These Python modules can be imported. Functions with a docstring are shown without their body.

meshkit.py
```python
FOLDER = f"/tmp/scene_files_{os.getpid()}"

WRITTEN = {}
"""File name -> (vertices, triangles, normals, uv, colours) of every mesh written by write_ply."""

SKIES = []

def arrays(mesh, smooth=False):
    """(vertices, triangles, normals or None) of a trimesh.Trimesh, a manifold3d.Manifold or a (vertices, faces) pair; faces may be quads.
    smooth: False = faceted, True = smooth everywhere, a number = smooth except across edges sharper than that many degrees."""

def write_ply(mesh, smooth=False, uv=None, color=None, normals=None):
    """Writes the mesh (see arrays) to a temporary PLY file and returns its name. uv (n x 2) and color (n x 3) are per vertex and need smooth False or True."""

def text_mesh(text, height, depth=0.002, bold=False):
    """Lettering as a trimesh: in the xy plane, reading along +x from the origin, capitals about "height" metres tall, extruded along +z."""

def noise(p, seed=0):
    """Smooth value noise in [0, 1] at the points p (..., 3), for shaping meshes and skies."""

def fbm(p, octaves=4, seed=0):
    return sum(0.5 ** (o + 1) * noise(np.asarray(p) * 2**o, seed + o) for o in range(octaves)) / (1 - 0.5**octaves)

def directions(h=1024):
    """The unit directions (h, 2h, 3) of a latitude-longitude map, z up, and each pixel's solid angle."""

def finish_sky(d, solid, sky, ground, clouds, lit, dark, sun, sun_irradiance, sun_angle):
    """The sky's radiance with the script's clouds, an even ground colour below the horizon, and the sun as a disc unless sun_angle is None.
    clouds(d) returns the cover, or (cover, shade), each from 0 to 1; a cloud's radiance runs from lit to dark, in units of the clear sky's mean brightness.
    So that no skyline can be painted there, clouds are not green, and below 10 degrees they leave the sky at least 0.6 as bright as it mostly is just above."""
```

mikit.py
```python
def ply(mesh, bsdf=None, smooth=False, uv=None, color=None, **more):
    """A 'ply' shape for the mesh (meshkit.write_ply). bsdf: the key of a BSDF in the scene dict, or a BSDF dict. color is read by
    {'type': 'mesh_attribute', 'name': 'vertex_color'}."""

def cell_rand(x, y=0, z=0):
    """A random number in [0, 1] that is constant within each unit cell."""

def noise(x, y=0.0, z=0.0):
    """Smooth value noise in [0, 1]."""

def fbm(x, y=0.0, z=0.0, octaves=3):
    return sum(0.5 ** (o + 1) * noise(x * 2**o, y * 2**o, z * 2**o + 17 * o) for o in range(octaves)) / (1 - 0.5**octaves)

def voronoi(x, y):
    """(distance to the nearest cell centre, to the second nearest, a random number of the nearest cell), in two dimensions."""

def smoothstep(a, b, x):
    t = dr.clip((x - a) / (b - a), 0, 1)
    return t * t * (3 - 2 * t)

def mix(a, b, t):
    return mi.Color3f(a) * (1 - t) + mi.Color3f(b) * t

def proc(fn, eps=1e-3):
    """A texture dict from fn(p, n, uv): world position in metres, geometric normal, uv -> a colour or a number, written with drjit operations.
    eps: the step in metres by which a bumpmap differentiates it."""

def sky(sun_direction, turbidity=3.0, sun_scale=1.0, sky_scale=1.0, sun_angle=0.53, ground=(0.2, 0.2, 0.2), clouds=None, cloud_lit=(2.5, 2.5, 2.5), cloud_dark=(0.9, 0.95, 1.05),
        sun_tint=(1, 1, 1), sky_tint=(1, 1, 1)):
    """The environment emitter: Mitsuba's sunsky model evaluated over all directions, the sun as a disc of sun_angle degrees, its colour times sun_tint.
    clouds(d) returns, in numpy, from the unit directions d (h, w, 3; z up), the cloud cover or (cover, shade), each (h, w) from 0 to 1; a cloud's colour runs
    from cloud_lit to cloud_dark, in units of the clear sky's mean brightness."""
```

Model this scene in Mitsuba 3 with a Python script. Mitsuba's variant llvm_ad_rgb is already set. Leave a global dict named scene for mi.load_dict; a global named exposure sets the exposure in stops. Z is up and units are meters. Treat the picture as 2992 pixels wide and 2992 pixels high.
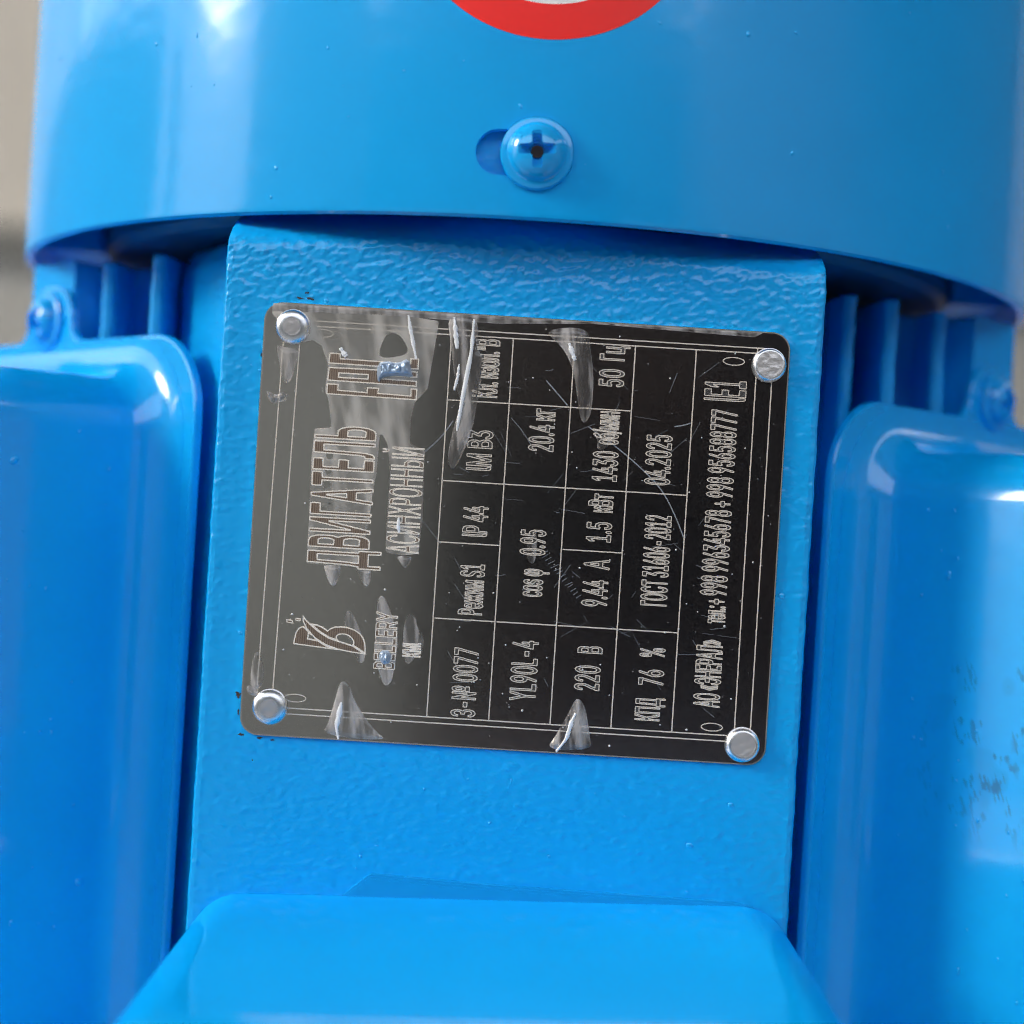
import math
import numpy as np, trimesh, mitsuba as mi, drjit as dr
import manifold3d as m3
import shapely
from shapely import affinity
from shapely.geometry import Polygon, LineString, Point, box as sbox
from shapely.ops import unary_union
import mikit, meshkit
from mikit import noise, fbm, smoothstep, mix

T = mi.ScalarTransform4f
scene, labels = {}, {}
MM = 0.000962                             # the plate's drawing unit
PADK = 0.962
H = 0.0                                   # height of the lens; the yard lies a metre below it
YARD = -1.0

# ---------------------------------------------------------------- camera, sky, exposure
CAM_D = 0.2875                            # from the motor's axis
roll = math.radians(3.5)
scene['camera'] = {
    'type': 'thinlens', 'fov': 37.2, 'fov_axis': 'x', 'near_clip': 0.01, 'far_clip': 500.0,
    'aperture_radius': 0.0028, 'focus_distance': 0.2045,
    'to_world': T().look_at(origin=[0, -CAM_D, H], target=[0, 0, H], up=[-math.sin(roll), 0, math.cos(roll)])}
scene['sky'] = mikit.sky((-0.86, -0.30, 0.45), turbidity=3, sun_scale=0.17, sun_angle=18, clouds=lambda d: 1.0,
                         cloud_lit=(2.2, 2.36, 2.65), cloud_dark=(1.2, 1.25, 1.35), ground=(0.3, 0.3, 0.29), sun_tint=(0.88, 0.98, 1.18))
exposure = 3.6

# ---------------------------------------------------------------- materials
def rgb(*c):
    return {'type': 'rgb', 'value': list(map(float, c))}

def mat(name, d, two=True):
    scene[name] = {'type': 'twosided', 'nested': d} if two else d

def bump(d, fn, scale, eps):
    return {'type': 'bumpmap', 'nested': d, 'arbitrary': mikit.proc(fn, eps), 'scale': scale}

BLUE = (0.004, 0.215, 0.66)
def paint(rough=0.22, col=BLUE, coat=1.0, spec=0.33):
    base = col if isinstance(col, dict) else rgb(*col)
    return {'type': 'principled', 'base_color': base, 'roughness': rough, 'specular': spec, 'clearcoat': 0.8 * coat, 'clearcoat_gloss': 0.98}

def tone(p, n, uv):                       # slight unevenness of the sprayed coat
    f = fbm(p.x * 60 + 3, p.y * 60, p.z * 60, 3)
    return mix((0.0007, 0.325, 0.745), (0.0010, 0.36, 0.82), f)
def peel(p, n, uv):
    return noise(p.x * 420, p.y * 420, p.z * 420) + 0.5 * noise(p.x * 160, p.y * 160, p.z * 160 + 9)
mat('paint_smooth', bump(paint(0.12, mikit.proc(tone), spec=0.45), peel, 1.5e-5, 2e-4))
mat('paint_cast', bump(paint(0.3, mikit.proc(tone), 0.7), lambda p, n, uv: fbm(p.x * 900, p.y * 900, p.z * 900, 3), 0.9e-4, 1e-4))
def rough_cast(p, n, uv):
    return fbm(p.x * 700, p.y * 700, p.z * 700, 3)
mat('paint_rough', bump(paint(0.42, (0.002, 0.09, 0.22), 0.3), rough_cast, 5e-4, 1e-4))  # blue darkened for the end shield: shade under the cover rim in the colour
def scuffed(p, n, uv):                    # dark rub marks on the side of the right box, between 15 and 75 mm below the top
    u, w = p.x - p.y + 1.7 * (p.x + p.y), p.z - H
    s = noise(u * 2300 + w * 1100, w * 900, 3.0) * noise(u * 700, w * 700, 7.0) * noise(u * 260, w * 260, 2.0)
    zone = smoothstep(-0.044, -0.036, w) * (1 - smoothstep(-0.022, -0.010, w)) * smoothstep(0.058, 0.070, p.x)
    blot = smoothstep(0.20, 0.38, s * (0.6 + 0.8 * noise(u * 90, w * 90, 1.0))) * zone
    haze_ = smoothstep(0.5, 0.8, noise(u * 300, w * 300, 9.0)) * zone
    return mix(tone(p, n, uv), (0.012, 0.07, 0.15), 0.5 * blot + 0.12 * haze_)
mat('paint_scuffed', bump(paint(0.12, mikit.proc(scuffed), spec=0.45), peel, 1.5e-5, 2e-4))
mat('red_vinyl', {'type': 'principled', 'base_color': rgb(0.84, 0.012, 0.006), 'roughness': 0.3, 'specular': 0.45})
mat('white_vinyl', {'type': 'principled', 'base_color': rgb(0.78, 0.77, 0.78), 'roughness': 0.3, 'specular': 0.45})
mat('plate_metal', bump({'type': 'roughconductor', 'distribution': 'ggx', 'alpha': 0.022, 'material': 'none',
                         'specular_reflectance': rgb(0.66, 0.63, 0.61)},
                        lambda p, n, uv: noise(p.x * 60, p.z * 60, 2.0) + 0.15 * noise(p.x * 500, p.z * 40, 5.0), 5e-6, 3e-4))
mat('etched_edge', {'type': 'principled', 'base_color': rgb(0.60, 0.54, 0.47), 'metallic': 0.0, 'roughness': 0.42, 'specular': 0.5})
mat('etched_bright', {'type': 'principled', 'base_color': rgb(0.74, 0.68, 0.60), 'roughness': 0.42, 'specular': 0.5})
def hatch(p, n, uv):
    f = 0.5 + 0.5 * dr.sin(p.x * 2 * math.pi / 0.00030)
    return mix((0.16, 0.115, 0.085), (0.36, 0.28, 0.22), f * (0.5 + 0.5 * fbm(p.x * 900, p.z * 300, 1.0)))
mat('etched_hatch', {'type': 'principled', 'base_color': mikit.proc(hatch), 'metallic': 0.5, 'roughness': 0.4})
mat('etched_dark', {'type': 'roughconductor', 'alpha': 0.12, 'material': 'none', 'specular_reflectance': rgb(0.42, 0.40, 0.39)})
mat('edge_glint', {'type': 'principled', 'base_color': rgb(0.36, 0.34, 0.32), 'metallic': 0.5, 'roughness': 0.35})
mat('paint_shade', paint(0.35, (0.001, 0.27, 0.63), 0.5))  # darkened blue: shade of the frame gaps in the colour; also the gasket
mat('timber', {'type': 'diffuse', 'reflectance': rgb(0.06, 0.05, 0.045)})  # dark tone for the added bands that the cover mirrors
mat('aluminium', bump({'type': 'roughconductor', 'alpha': 0.16, 'material': 'none', 'specular_reflectance': rgb(0.86, 0.87, 0.89)},
                      lambda p, n, uv: fbm(p.x * 1600, p.y * 1600, p.z * 1600, 3), 3e-5, 1e-4))
mat('struck_aluminium', bump({'type': 'principled', 'base_color': rgb(0.55, 0.53, 0.52), 'metallic': 0.7, 'roughness': 0.4},
                             lambda p, n, uv: fbm(p.x * 1500, p.y * 900, p.z * 1500, 3), 1.6e-4, 1e-4))
scene['film_thin'] = {'type': 'blendbsdf', 'weight': 0.03, 'a': {'type': 'thindielectric', 'int_ior': 1.5},
                      'b': {'type': 'twosided', 'nested': {'type': 'diffuse', 'reflectance': rgb(0.5, 0.5, 0.5)}}}
def film_haze(p, n, uv):                  # cloudy streaks of the film, drawn out along its pull
    f = fbm(p.x * 1100 + p.z * 120, p.z * 180, 1.0, 3)
    return 0.05 + 0.40 * smoothstep(0.3, 0.75, f)
def film_haze_strong(p, n, uv):
    f = fbm(p.x * 420 + p.z * 90, p.z * 110, 5.0, 3)
    return 0.11 + 0.36 * smoothstep(0.32, 0.72, f)
scene['film_loose'] = {'type': 'blendbsdf', 'weight': mikit.proc(film_haze_strong), 'a': {'type': 'thindielectric', 'int_ior': 1.6},
                       'b': {'type': 'twosided', 'nested': {'type': 'principled', 'base_color': rgb(0.74, 0.71, 0.66), 'roughness': 0.25, 'specular': 0.8}}}
scene['film_clear'] = {'type': 'blendbsdf', 'weight': mikit.proc(film_haze),
                       'a': {'type': 'thindielectric', 'int_ior': 1.6},
                       'b': {'type': 'twosided', 'nested': {'type': 'principled', 'base_color': rgb(0.66, 0.63, 0.61), 'roughness': 0.25, 'specular': 0.8}}}
mat('glint_white', {'type': 'principled', 'base_color': rgb(0.72, 0.74, 0.77), 'roughness': 0.18, 'specular': 0.7})
mat('film_sky_tint', {'type': 'principled', 'base_color': rgb(0.34, 0.45, 0.60), 'roughness': 0.08, 'specular': 1.0, 'clearcoat': 1.0, 'metallic': 0.5})  # pale blue of reflected sky put into the torn film's colour
mat('scratch_mark', {'type': 'principled', 'base_color': rgb(0.22, 0.24, 0.27), 'roughness': 0.4})
mat('dust_white', {'type': 'diffuse', 'reflectance': rgb(0.6, 0.6, 0.6)})
mat('bare_dirt', {'type': 'principled', 'base_color': rgb(0.03, 0.02, 0.022), 'roughness': 0.6})
mat('recess_dirt', {'type': 'principled', 'base_color': rgb(0.035, 0.022, 0.015), 'roughness': 0.7})
def plaster(lo, hi, k):
    return lambda p, n, uv: mix(lo, hi, fbm(p.x * k, p.y * k, p.z * k, 4))
mat('wall_beige', {'type': 'diffuse', 'reflectance': mikit.proc(plaster((0.66, 0.61, 0.54), (0.82, 0.77, 0.70), 2.0))})
mat('wall_grey', {'type': 'diffuse', 'reflectance': mikit.proc(plaster((0.20, 0.20, 0.19), (0.28, 0.28, 0.26), 2.0))})
mat('wall_olive', {'type': 'diffuse', 'reflectance': mikit.proc(plaster((0.29, 0.29, 0.255), (0.37, 0.365, 0.32), 1.2))})
mat('wall_white', {'type': 'diffuse', 'reflectance': rgb(0.72, 0.71, 0.69)})
mat('dark_room', {'type': 'diffuse', 'reflectance': mikit.proc(lambda p, n, uv: mix((0.03, 0.04, 0.09), (0.5, 0.33, 0.28), smoothstep(0.45, 0.65, fbm(p.x * 1.3, p.y * 1.3, p.z * 1.3 + 4, 2))))})  # navy and brown put in for the plate's reflections
mat('wall_pale', {'type': 'diffuse', 'reflectance': mikit.proc(plaster((0.46, 0.45, 0.42), (0.56, 0.55, 0.52), 1.5))})
mat('wall_brown', {'type': 'diffuse', 'reflectance': mikit.proc(plaster((0.13, 0.12, 0.11), (0.19, 0.175, 0.16), 1.5))})
mat('concrete', {'type': 'diffuse', 'reflectance': mikit.proc(plaster((0.28, 0.28, 0.27), (0.40, 0.395, 0.38), 1.5))})
mat('bench_steel', {'type': 'principled', 'base_color': rgb(0.55, 0.56, 0.57), 'roughness': 0.5, 'metallic': 0.1})

# ---------------------------------------------------------------- helpers
def put(key, mesh, bsdf, smooth=30):
    k, i = key, 0
    while k in scene:
        i += 1
        k = f'{key}_{i:03d}'
    if isinstance(mesh, m3.Manifold):
        mm = mesh.to_mesh()
        mesh = trimesh.Trimesh(mm.vert_properties[:, :3], mm.tri_verts, process=False)
    scene[k] = mikit.ply(mesh, bsdf, smooth=smooth)
    return k

def tri(man):
    mm = man.to_mesh()
    return trimesh.Trimesh(np.array(mm.vert_properties[:, :3]), np.array(mm.tri_verts), process=False)

def manif(mesh):
    return m3.Manifold(m3.Mesh(np.asarray(mesh.vertices, np.float32), np.asarray(mesh.faces, np.uint32)))

def lathe(profile, n=96):                 # closed profile (r, h) about z
    return m3.CrossSection([np.asarray(profile, float)]).revolve(n)

def block(x0, x1, y0, y1, z0, z1):
    m = trimesh.creation.box((x1 - x0, y1 - y0, z1 - z0))
    m.apply_translation(((x0 + x1) / 2, (y0 + y1) / 2, (z0 + z1) / 2))
    return m

def prism(poly, h):
    gs = [g for g in getattr(poly, 'geoms', [poly]) if g.area > 1e-14 and g.geom_type == 'Polygon']
    return trimesh.util.concatenate([trimesh.creation.extrude_polygon(g, h, engine='earcut') for g in gs])

def to_front(mesh, y):                    # (x, z, out) of a flat drawing -> world, 'out' towards the camera from the plane y
    v = np.array(mesh.vertices)
    mesh = mesh.copy()
    mesh.vertices = np.stack([v[:, 0], y - v[:, 2], v[:, 1] + H], 1)
    return mesh                           # a proper rotation about x: faces keep their winding

def rr_points(x0, x1, z0, z1, r, d, n=10):   # rounded rectangle grown by d, always the same number of points
    pts, R = [], max(r + d, 1e-4)
    for cx, cz, a0 in ((x1 - r, z1 - r, 0), (x0 + r, z1 - r, 90), (x0 + r, z0 + r, 180), (x1 - r, z0 + r, 270)):
        for k in range(n + 1):
            a = math.radians(a0 + 90 * k / n)
            pts.append((cx + R * math.cos(a), cz + R * math.sin(a)))
    # long edges get extra points so that a shading angle stays smooth
    return np.array(pts)

def loft(rings, cap=True):                # rings: list of (n, 3) loops
    n, v = len(rings[0]), np.vstack(rings)
    f = []
    for k in range(len(rings) - 1):
        for i in range(n):
            a, b = k * n + i, k * n + (i + 1) % n
            f += [(a, b, b + n), (a, b + n, a + n)]
    v = list(v)
    if cap:
        for k, flip in ((0, True), (len(rings) - 1, False)):
            c = len(v)
            v.append(np.mean(rings[k], 0))
            for i in range(n):
                a, b = k * n + i, k * n + (i + 1) % n
                f.append((c, b, a) if flip else (c, a, b))
    m = trimesh.Trimesh(np.array(v), np.array(f), process=True)
    trimesh.repair.fix_normals(m)
    return m

def structure(key):
    labels[key] = {'kind': 'structure'}

# ---------------------------------------------------------------- the yard: back wall blurred in view, the rest unseen, shaping light and reflections
put('ground', block(-60, 60, -60, 60, YARD - 0.2, YARD), 'concrete', False); structure('ground')

def wall(key, label, parts, cat='wall'):
    for name, b, m in parts:
        put(f'{key}__{name}', block(*b[:4], b[4] + YARD, b[5] + YARD), m, False)
    labels[key] = {'label': label, 'category': cat}

wall('back_wall', 'pale beige plastered wall with a grey plinth, blurred behind the motor, and an added unseen roof that cuts sky light',
     [('plinth', (-4.0, 4.0, 1.98, 2.2, 0, 1.33), 'wall_pale'), ('coping', (-4.0, 4.0, 1.96, 2.2, 1.33, 1.38), 'wall_grey'), ('plaster', (-4.0, 4.0, 2.0, 2.2, 1.38, 2.9), 'wall_beige'),
      ('canopy', (-2.3, 2.3, -1.7, 2.3, 2.9, 2.96), 'wall_pale')])  # overhead slab added out of view to cut light from above
wall('side_wall', 'low beige yard wall with a dark plinth, to the left of the motor',
     [('plinth', (-2.62, -2.38, -0.25, 1.98, 0, 0.62), 'wall_grey'), ('plaster', (-2.6, -2.4, -0.25, 1.98, 0.62, 1.78), 'wall_beige')])
wall('garden_wall', 'unseen pale grey wall with a dark plinth and a gateway set for reflections, to the left of the photographer',
     [('plinth', (-3.22, -3.0, -4.3, -1.79, 0, 0.62), 'wall_grey'), ('plaster', (-3.2, -3.02, -4.3, -1.79, 0.62, 2.8), 'wall_grey'), ('low_plinth', (-3.2, -3.05, -1.79, -0.60, 0, 0.45), 'wall_brown'),
      ('plinth', (-3.22, -3.0, -0.60, -0.45, 0, 0.62), 'wall_grey'), ('plaster', (-3.2, -3.02, -0.60, -0.45, 0.62, 1.95), 'wall_white')])  # unseen: gap, low plinth and height set for reflections on the motor
wall('yard_wall', 'unseen grey wall with a plinth, to the right of the motor, raised to block low sky',
     [('plinth', (2.58, 2.82, -4.3, 1.98, 0, 0.66), 'wall_grey'), ('plaster', (2.6, 2.8, -4.3, 1.98, 0.66, 2.7), 'wall_grey')])  # unseen, raised to keep sky out of the cover's reflection
wall('workshop', 'added unseen olive grey front with a wide dark opening, made for the name plate to mirror',
     [('wall', (-3.0, -0.30, -4.5, -4.3, 0, 1.62), 'wall_olive'), ('wall', (1.45, 2.58, -4.5, -4.3, 0, 1.62), 'wall_olive'),
      ('fascia', (-3.0, -0.30, -4.5, -4.29, 1.62, 2.6), 'timber'), ('fascia', (1.45, 2.58, -4.5, -4.29, 1.62, 2.6), 'timber'),  # dark bands added so the cover mirrors less light
      ('lintel', (-0.30, 1.45, -4.5, -4.29, 2.05, 2.6), 'timber'), ('roof', (-3.1, 2.7, -7.6, -4.2, 2.6, 2.7), 'wall_grey'),
      ('room_wall', (-3.0, 2.58, -7.6, -7.5, 0, 2.6), 'dark_room'), ('room_wall', (-3.0, -2.9, -7.5, -4.5, 0, 2.6), 'dark_room'),
      ('room_wall', (2.48, 2.58, -7.5, -4.5, 0, 2.6), 'dark_room'), ('floor', (-2.9, 2.48, -7.5, -4.5, 0, 0.01), 'dark_room')], 'backdrop')  # added out of view so the plate mirrors olive and dark

# the bench that carries the motor
for s in (-1, 1):
    for t in (-1, 1):
        put('bench__leg', block(s * 0.26 - 0.02, s * 0.26 + 0.02, 0.05 + t * 0.2 - 0.02, 0.05 + t * 0.2 + 0.02, YARD, YARD + 0.76), 'bench_steel', False)
put('bench__top', block(-0.3, 0.3, -0.19, 0.29, YARD + 0.76, YARD + 0.79), 'bench_steel', False)
labels['bench'] = {'label': 'grey steel bench that the motor stands on', 'category': 'bench'}

# ---------------------------------------------------------------- the motor
MOTOR = 'electric_motor'
labels[MOTOR] = {'label': 'glossy bright blue electric motor with an etched metal name plate', 'category': 'electric motor'}
def part(name, mesh, bsdf, smooth=30, label=None):
    k = put(f'{MOTOR}__{name}', mesh, bsdf, smooth)
    if label:
        labels[k] = {'label': label}
    return k

def lift(man):
    return man.translate((0, 0, H))

# fan cover: a deep-drawn cap of 1.4 mm sheet with a slotted screw hole
R, Z0, Z1, TH = 0.0900, 0.0381, 0.118, 0.0014
prof = [(R - TH, Z0 + 0.0003), (R - TH + 0.0004, Z0), (R - 0.0005, Z0), (R - 0.0001, Z0 + 0.0003), (R, Z0 + 0.0009)]
prof += [(R, z) for z in np.linspace(Z0 + 0.006, Z1 - 0.012, 8)]
prof += [(R - 0.012 + 0.012 * math.cos(a), Z1 - 0.012 + 0.012 * math.sin(a)) for a in np.linspace(0.1, math.pi / 2, 10)]
prof += [(0.02, Z1 + 0.001), (0.0, Z1 + 0.001), (0.0, Z1 - TH), (0.02, Z1 - TH), (R - 0.012, Z1 - TH)]
prof += [(R - 0.012 + (0.012 - TH) * math.cos(a), Z1 - 0.012 + (0.012 - TH) * math.sin(a)) for a in np.linspace(math.pi / 2 - 0.1, 0, 8)]
cover = lathe(prof, 320)
SZ = 0.0466                                # height of the screw row
slot = unary_union([Point(x, SZ).buffer(0.0030, 24) for x in np.linspace(-0.0046, 0.001, 6)]).convex_hull
cutter = prism(slot, 0.03); v = np.array(cutter.vertices); cutter.vertices = np.stack([v[:, 0], -0.075 - v[:, 2], v[:, 1]], 1)
cover = cover - manif(cutter)
for k in range(4):                         # air slots in the cap's end
    for rr in (0.03, 0.045, 0.06):
        c = lathe([(rr, Z1 - 0.01), (rr + 0.006, Z1 - 0.01), (rr + 0.006, Z1 + 0.01), (rr, Z1 + 0.01)], 96)
        w = m3.Manifold.cube((0.2, 0.2, 0.1)).translate((0.006, 0.006, 0.08)).rotate((0, 0, 90 * k))
        cover = cover - (c ^ w)
FC = part('fan_cover', lift(cover), 'paint_smooth', 35)

def screw_mesh(turn):                      # washer-head cross screw, axis +z, seat at z = 0
    p = [(0, -0.001), (0.0047, -0.001), (0.0048, 0.0004), (0.00465, 0.0008), (0.0043, 0.00095), (0.0039, 0.0010), (0.0037, 0.0012)]
    p += [(0.0037 * math.cos(a), 0.0012 + 0.0021 * math.sin(a)) for a in np.linspace(0.15, math.pi / 2 - 0.01, 14)] + [(0, 0.0033)]
    s = lathe(p, 72)
    def arm(w, l, z0):
        a = Polygon([(-w, -l), (w, -l), (w, l), (-w, l)])
        b = Polygon([(-l, -w), (l, -w), (l, w), (-l, w)])
        c = unary_union([a, b]).buffer(0.00035, 6).buffer(-0.0007, 6).buffer(0.00035, 6)
        return manif(prism(c, 0.004)).translate((0, 0, z0))
    for i, z in enumerate(np.linspace(0.0008, 0.0026, 5)):
        f = 0.45 + 0.55 * i / 4
        s = s - arm(0.00066 * (0.7 + 0.3 * f), 0.0024 * f, z)
    return s.rotate((0, 0, turn))

def screw(name, turn, xf, mud=False):
    m = tri(screw_mesh(turn)); m.apply_transform(xf)
    k = part(name, m, 'paint_smooth', 28)
    if mud:
        d = trimesh.creation.cylinder(0.0008, 0.0002); d.apply_translation((0, 0, 0.0011)); d.apply_transform(xf)
        part(name + '__dirt', d, 'recess_dirt')
    return k
def frame_xf(origin, z, x):
    z = np.array(z, float) / np.linalg.norm(z); x = np.array(x, float); x -= z * (x @ z); x /= np.linalg.norm(x)
    m = np.eye(4); m[:3, 0], m[:3, 1], m[:3, 2], m[:3, 3] = x, np.cross(z, x), z, origin
    return m
screw('cover_screw', 4, frame_xf((0.0004, -R - 0.00005, H + SZ), (0.0, -1, 0), (1, 0, 0)), True)

# sticker on the cover: red ring round a white disc, bent to the sheet
def bent(r0, r1, x0, z0, y_out, n=160, m=10):
    vs, fs = [], []
    for j in range(m + 1):
        r = r0 + (r1 - r0) * j / m
        for i in range(n):
            a = 2 * math.pi * i / n
            u, w = x0 + r * math.cos(a), z0 + r * math.sin(a)
            t = u / R
            vs.append(((R + y_out) * math.sin(t), -(R + y_out) * math.cos(t), H + w))
    for j in range(m):
        for i in range(n):
            a, b = j * n + i, j * n + (i + 1) % n
            fs += [(a, b + n, b), (a, a + n, b + n)]
    return trimesh.Trimesh(vs, fs, process=False)
part('fan_cover__red_ring', bent(0.0153, 0.0199, 0.0007, 0.0814, 0.00012), 'red_vinyl', True, 'red ring of the round sticker on the fan cover')
part('fan_cover__white_disc', bent(0.0002, 0.0153, 0.0007, 0.0814, 0.00010), 'white_vinyl', True, 'white middle of the round sticker')

# frame: core, end shield, fins, bosses
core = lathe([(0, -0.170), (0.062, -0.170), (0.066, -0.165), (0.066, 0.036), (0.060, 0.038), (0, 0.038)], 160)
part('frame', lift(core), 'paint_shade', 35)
shield = lathe([(0, 0.0400), (0.0752, 0.0400), (0.0765, 0.0412), (0.0765, 0.056), (0, 0.060)], 200)
part('end_shield', lift(shield), 'paint_rough', 35)
for k in range(4):
    b = m3.Manifold.cube((0.022, 0.0105, 0.020), True).translate((0, -0.0827, 0.0525)).rotate((0, 0, 90 * k))
    part('end_shield__lug', lift(b), 'paint_cast', False)
foot = lathe([(0, -0.210), (0.098, -0.210), (0.1, -0.208), (0.1, -0.196), (0.098, -0.194), (0.07, -0.186), (0.064, -0.170), (0, -0.170)], 160)
part('mounting_flange', lift(foot), 'paint_cast', 35)

rng = np.random.default_rng(7)
def fin(x, y_tip, y_base, rot=0.0, w_tip=0.0006, w_base=0.0046):
    pg = Polygon([(-w_base / 2, 0), (w_base / 2, 0), (w_tip / 2, y_base - y_tip), (-w_tip / 2, y_base - y_tip)])
    pg = pg.buffer(0.0009, 5)
    pts = np.array(pg.exterior.coords)[:-1]
    zs = np.concatenate([np.arange(-0.160, -0.06, 0.01), np.arange(-0.06, 0.0366, 0.0012), [0.0366, 0.0369]])
    rings = []
    for k, z in enumerate(zs):
        sh = 0.75 if k == len(zs) - 1 else 1.0
        wob = (meshkit.fbm(np.stack([pts[:, 0] * 300, pts[:, 1] * 300, np.full(len(pts), z * 420 + x * 999)], 1), 3) - 0.5) * 0.0006
        q = pts * sh
        q = q + np.stack([wob, wob * 0.6], 1)
        X, Y = x + q[:, 0], y_base - q[:, 1]
        c, s = math.cos(rot), math.sin(rot)
        rings.append(np.stack([X * c - Y * s, X * s + Y * c, np.full(len(pts), H + z)], 1))
    part('frame__fin', loft(rings), 'paint_cast', 40)
for s in (-1, 1):
    fin(s * 0.0569, -0.0508, -0.026)
    fin(s * 0.0675, -0.0398, -0.010)
fin(0.0500, -0.0525, -0.030, w_tip=0.0003, w_base=0.0040)
for r in (90, 180, 270):
    for x in np.linspace(-0.030, 0.030, 6):
        fin(x, -math.sqrt(0.0785 ** 2 - x * x), -0.055, math.radians(r))

A45 = math.radians(45)
def diag(side, w, n, z):                   # point of the box frame: w along the flange (towards the plate), n outwards
    return (side * (-n * math.sin(A45) + w * math.cos(A45)), -n * math.cos(A45) - w * math.sin(A45), H + z)
def diag_mesh(mesh, side):                 # mesh drawn in (w, z, n)
    v = np.array(mesh.vertices)
    m = trimesh.Trimesh(np.array([diag(side, a[0], a[2], a[1]) for a in v]), mesh.faces.copy(), process=False)
    trimesh.repair.fix_normals(m)
    return m
P = 0.0780
for s in (-1, 1):
    b = prism(sbox(-0.0415, -0.160, -0.0275, 0.0372).buffer(-0.001).buffer(0.001), P - 0.050)
    b.apply_translation((0, 0, 0.050))
    part('frame__boss', diag_mesh(b, s), 'paint_cast', 30)

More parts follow.
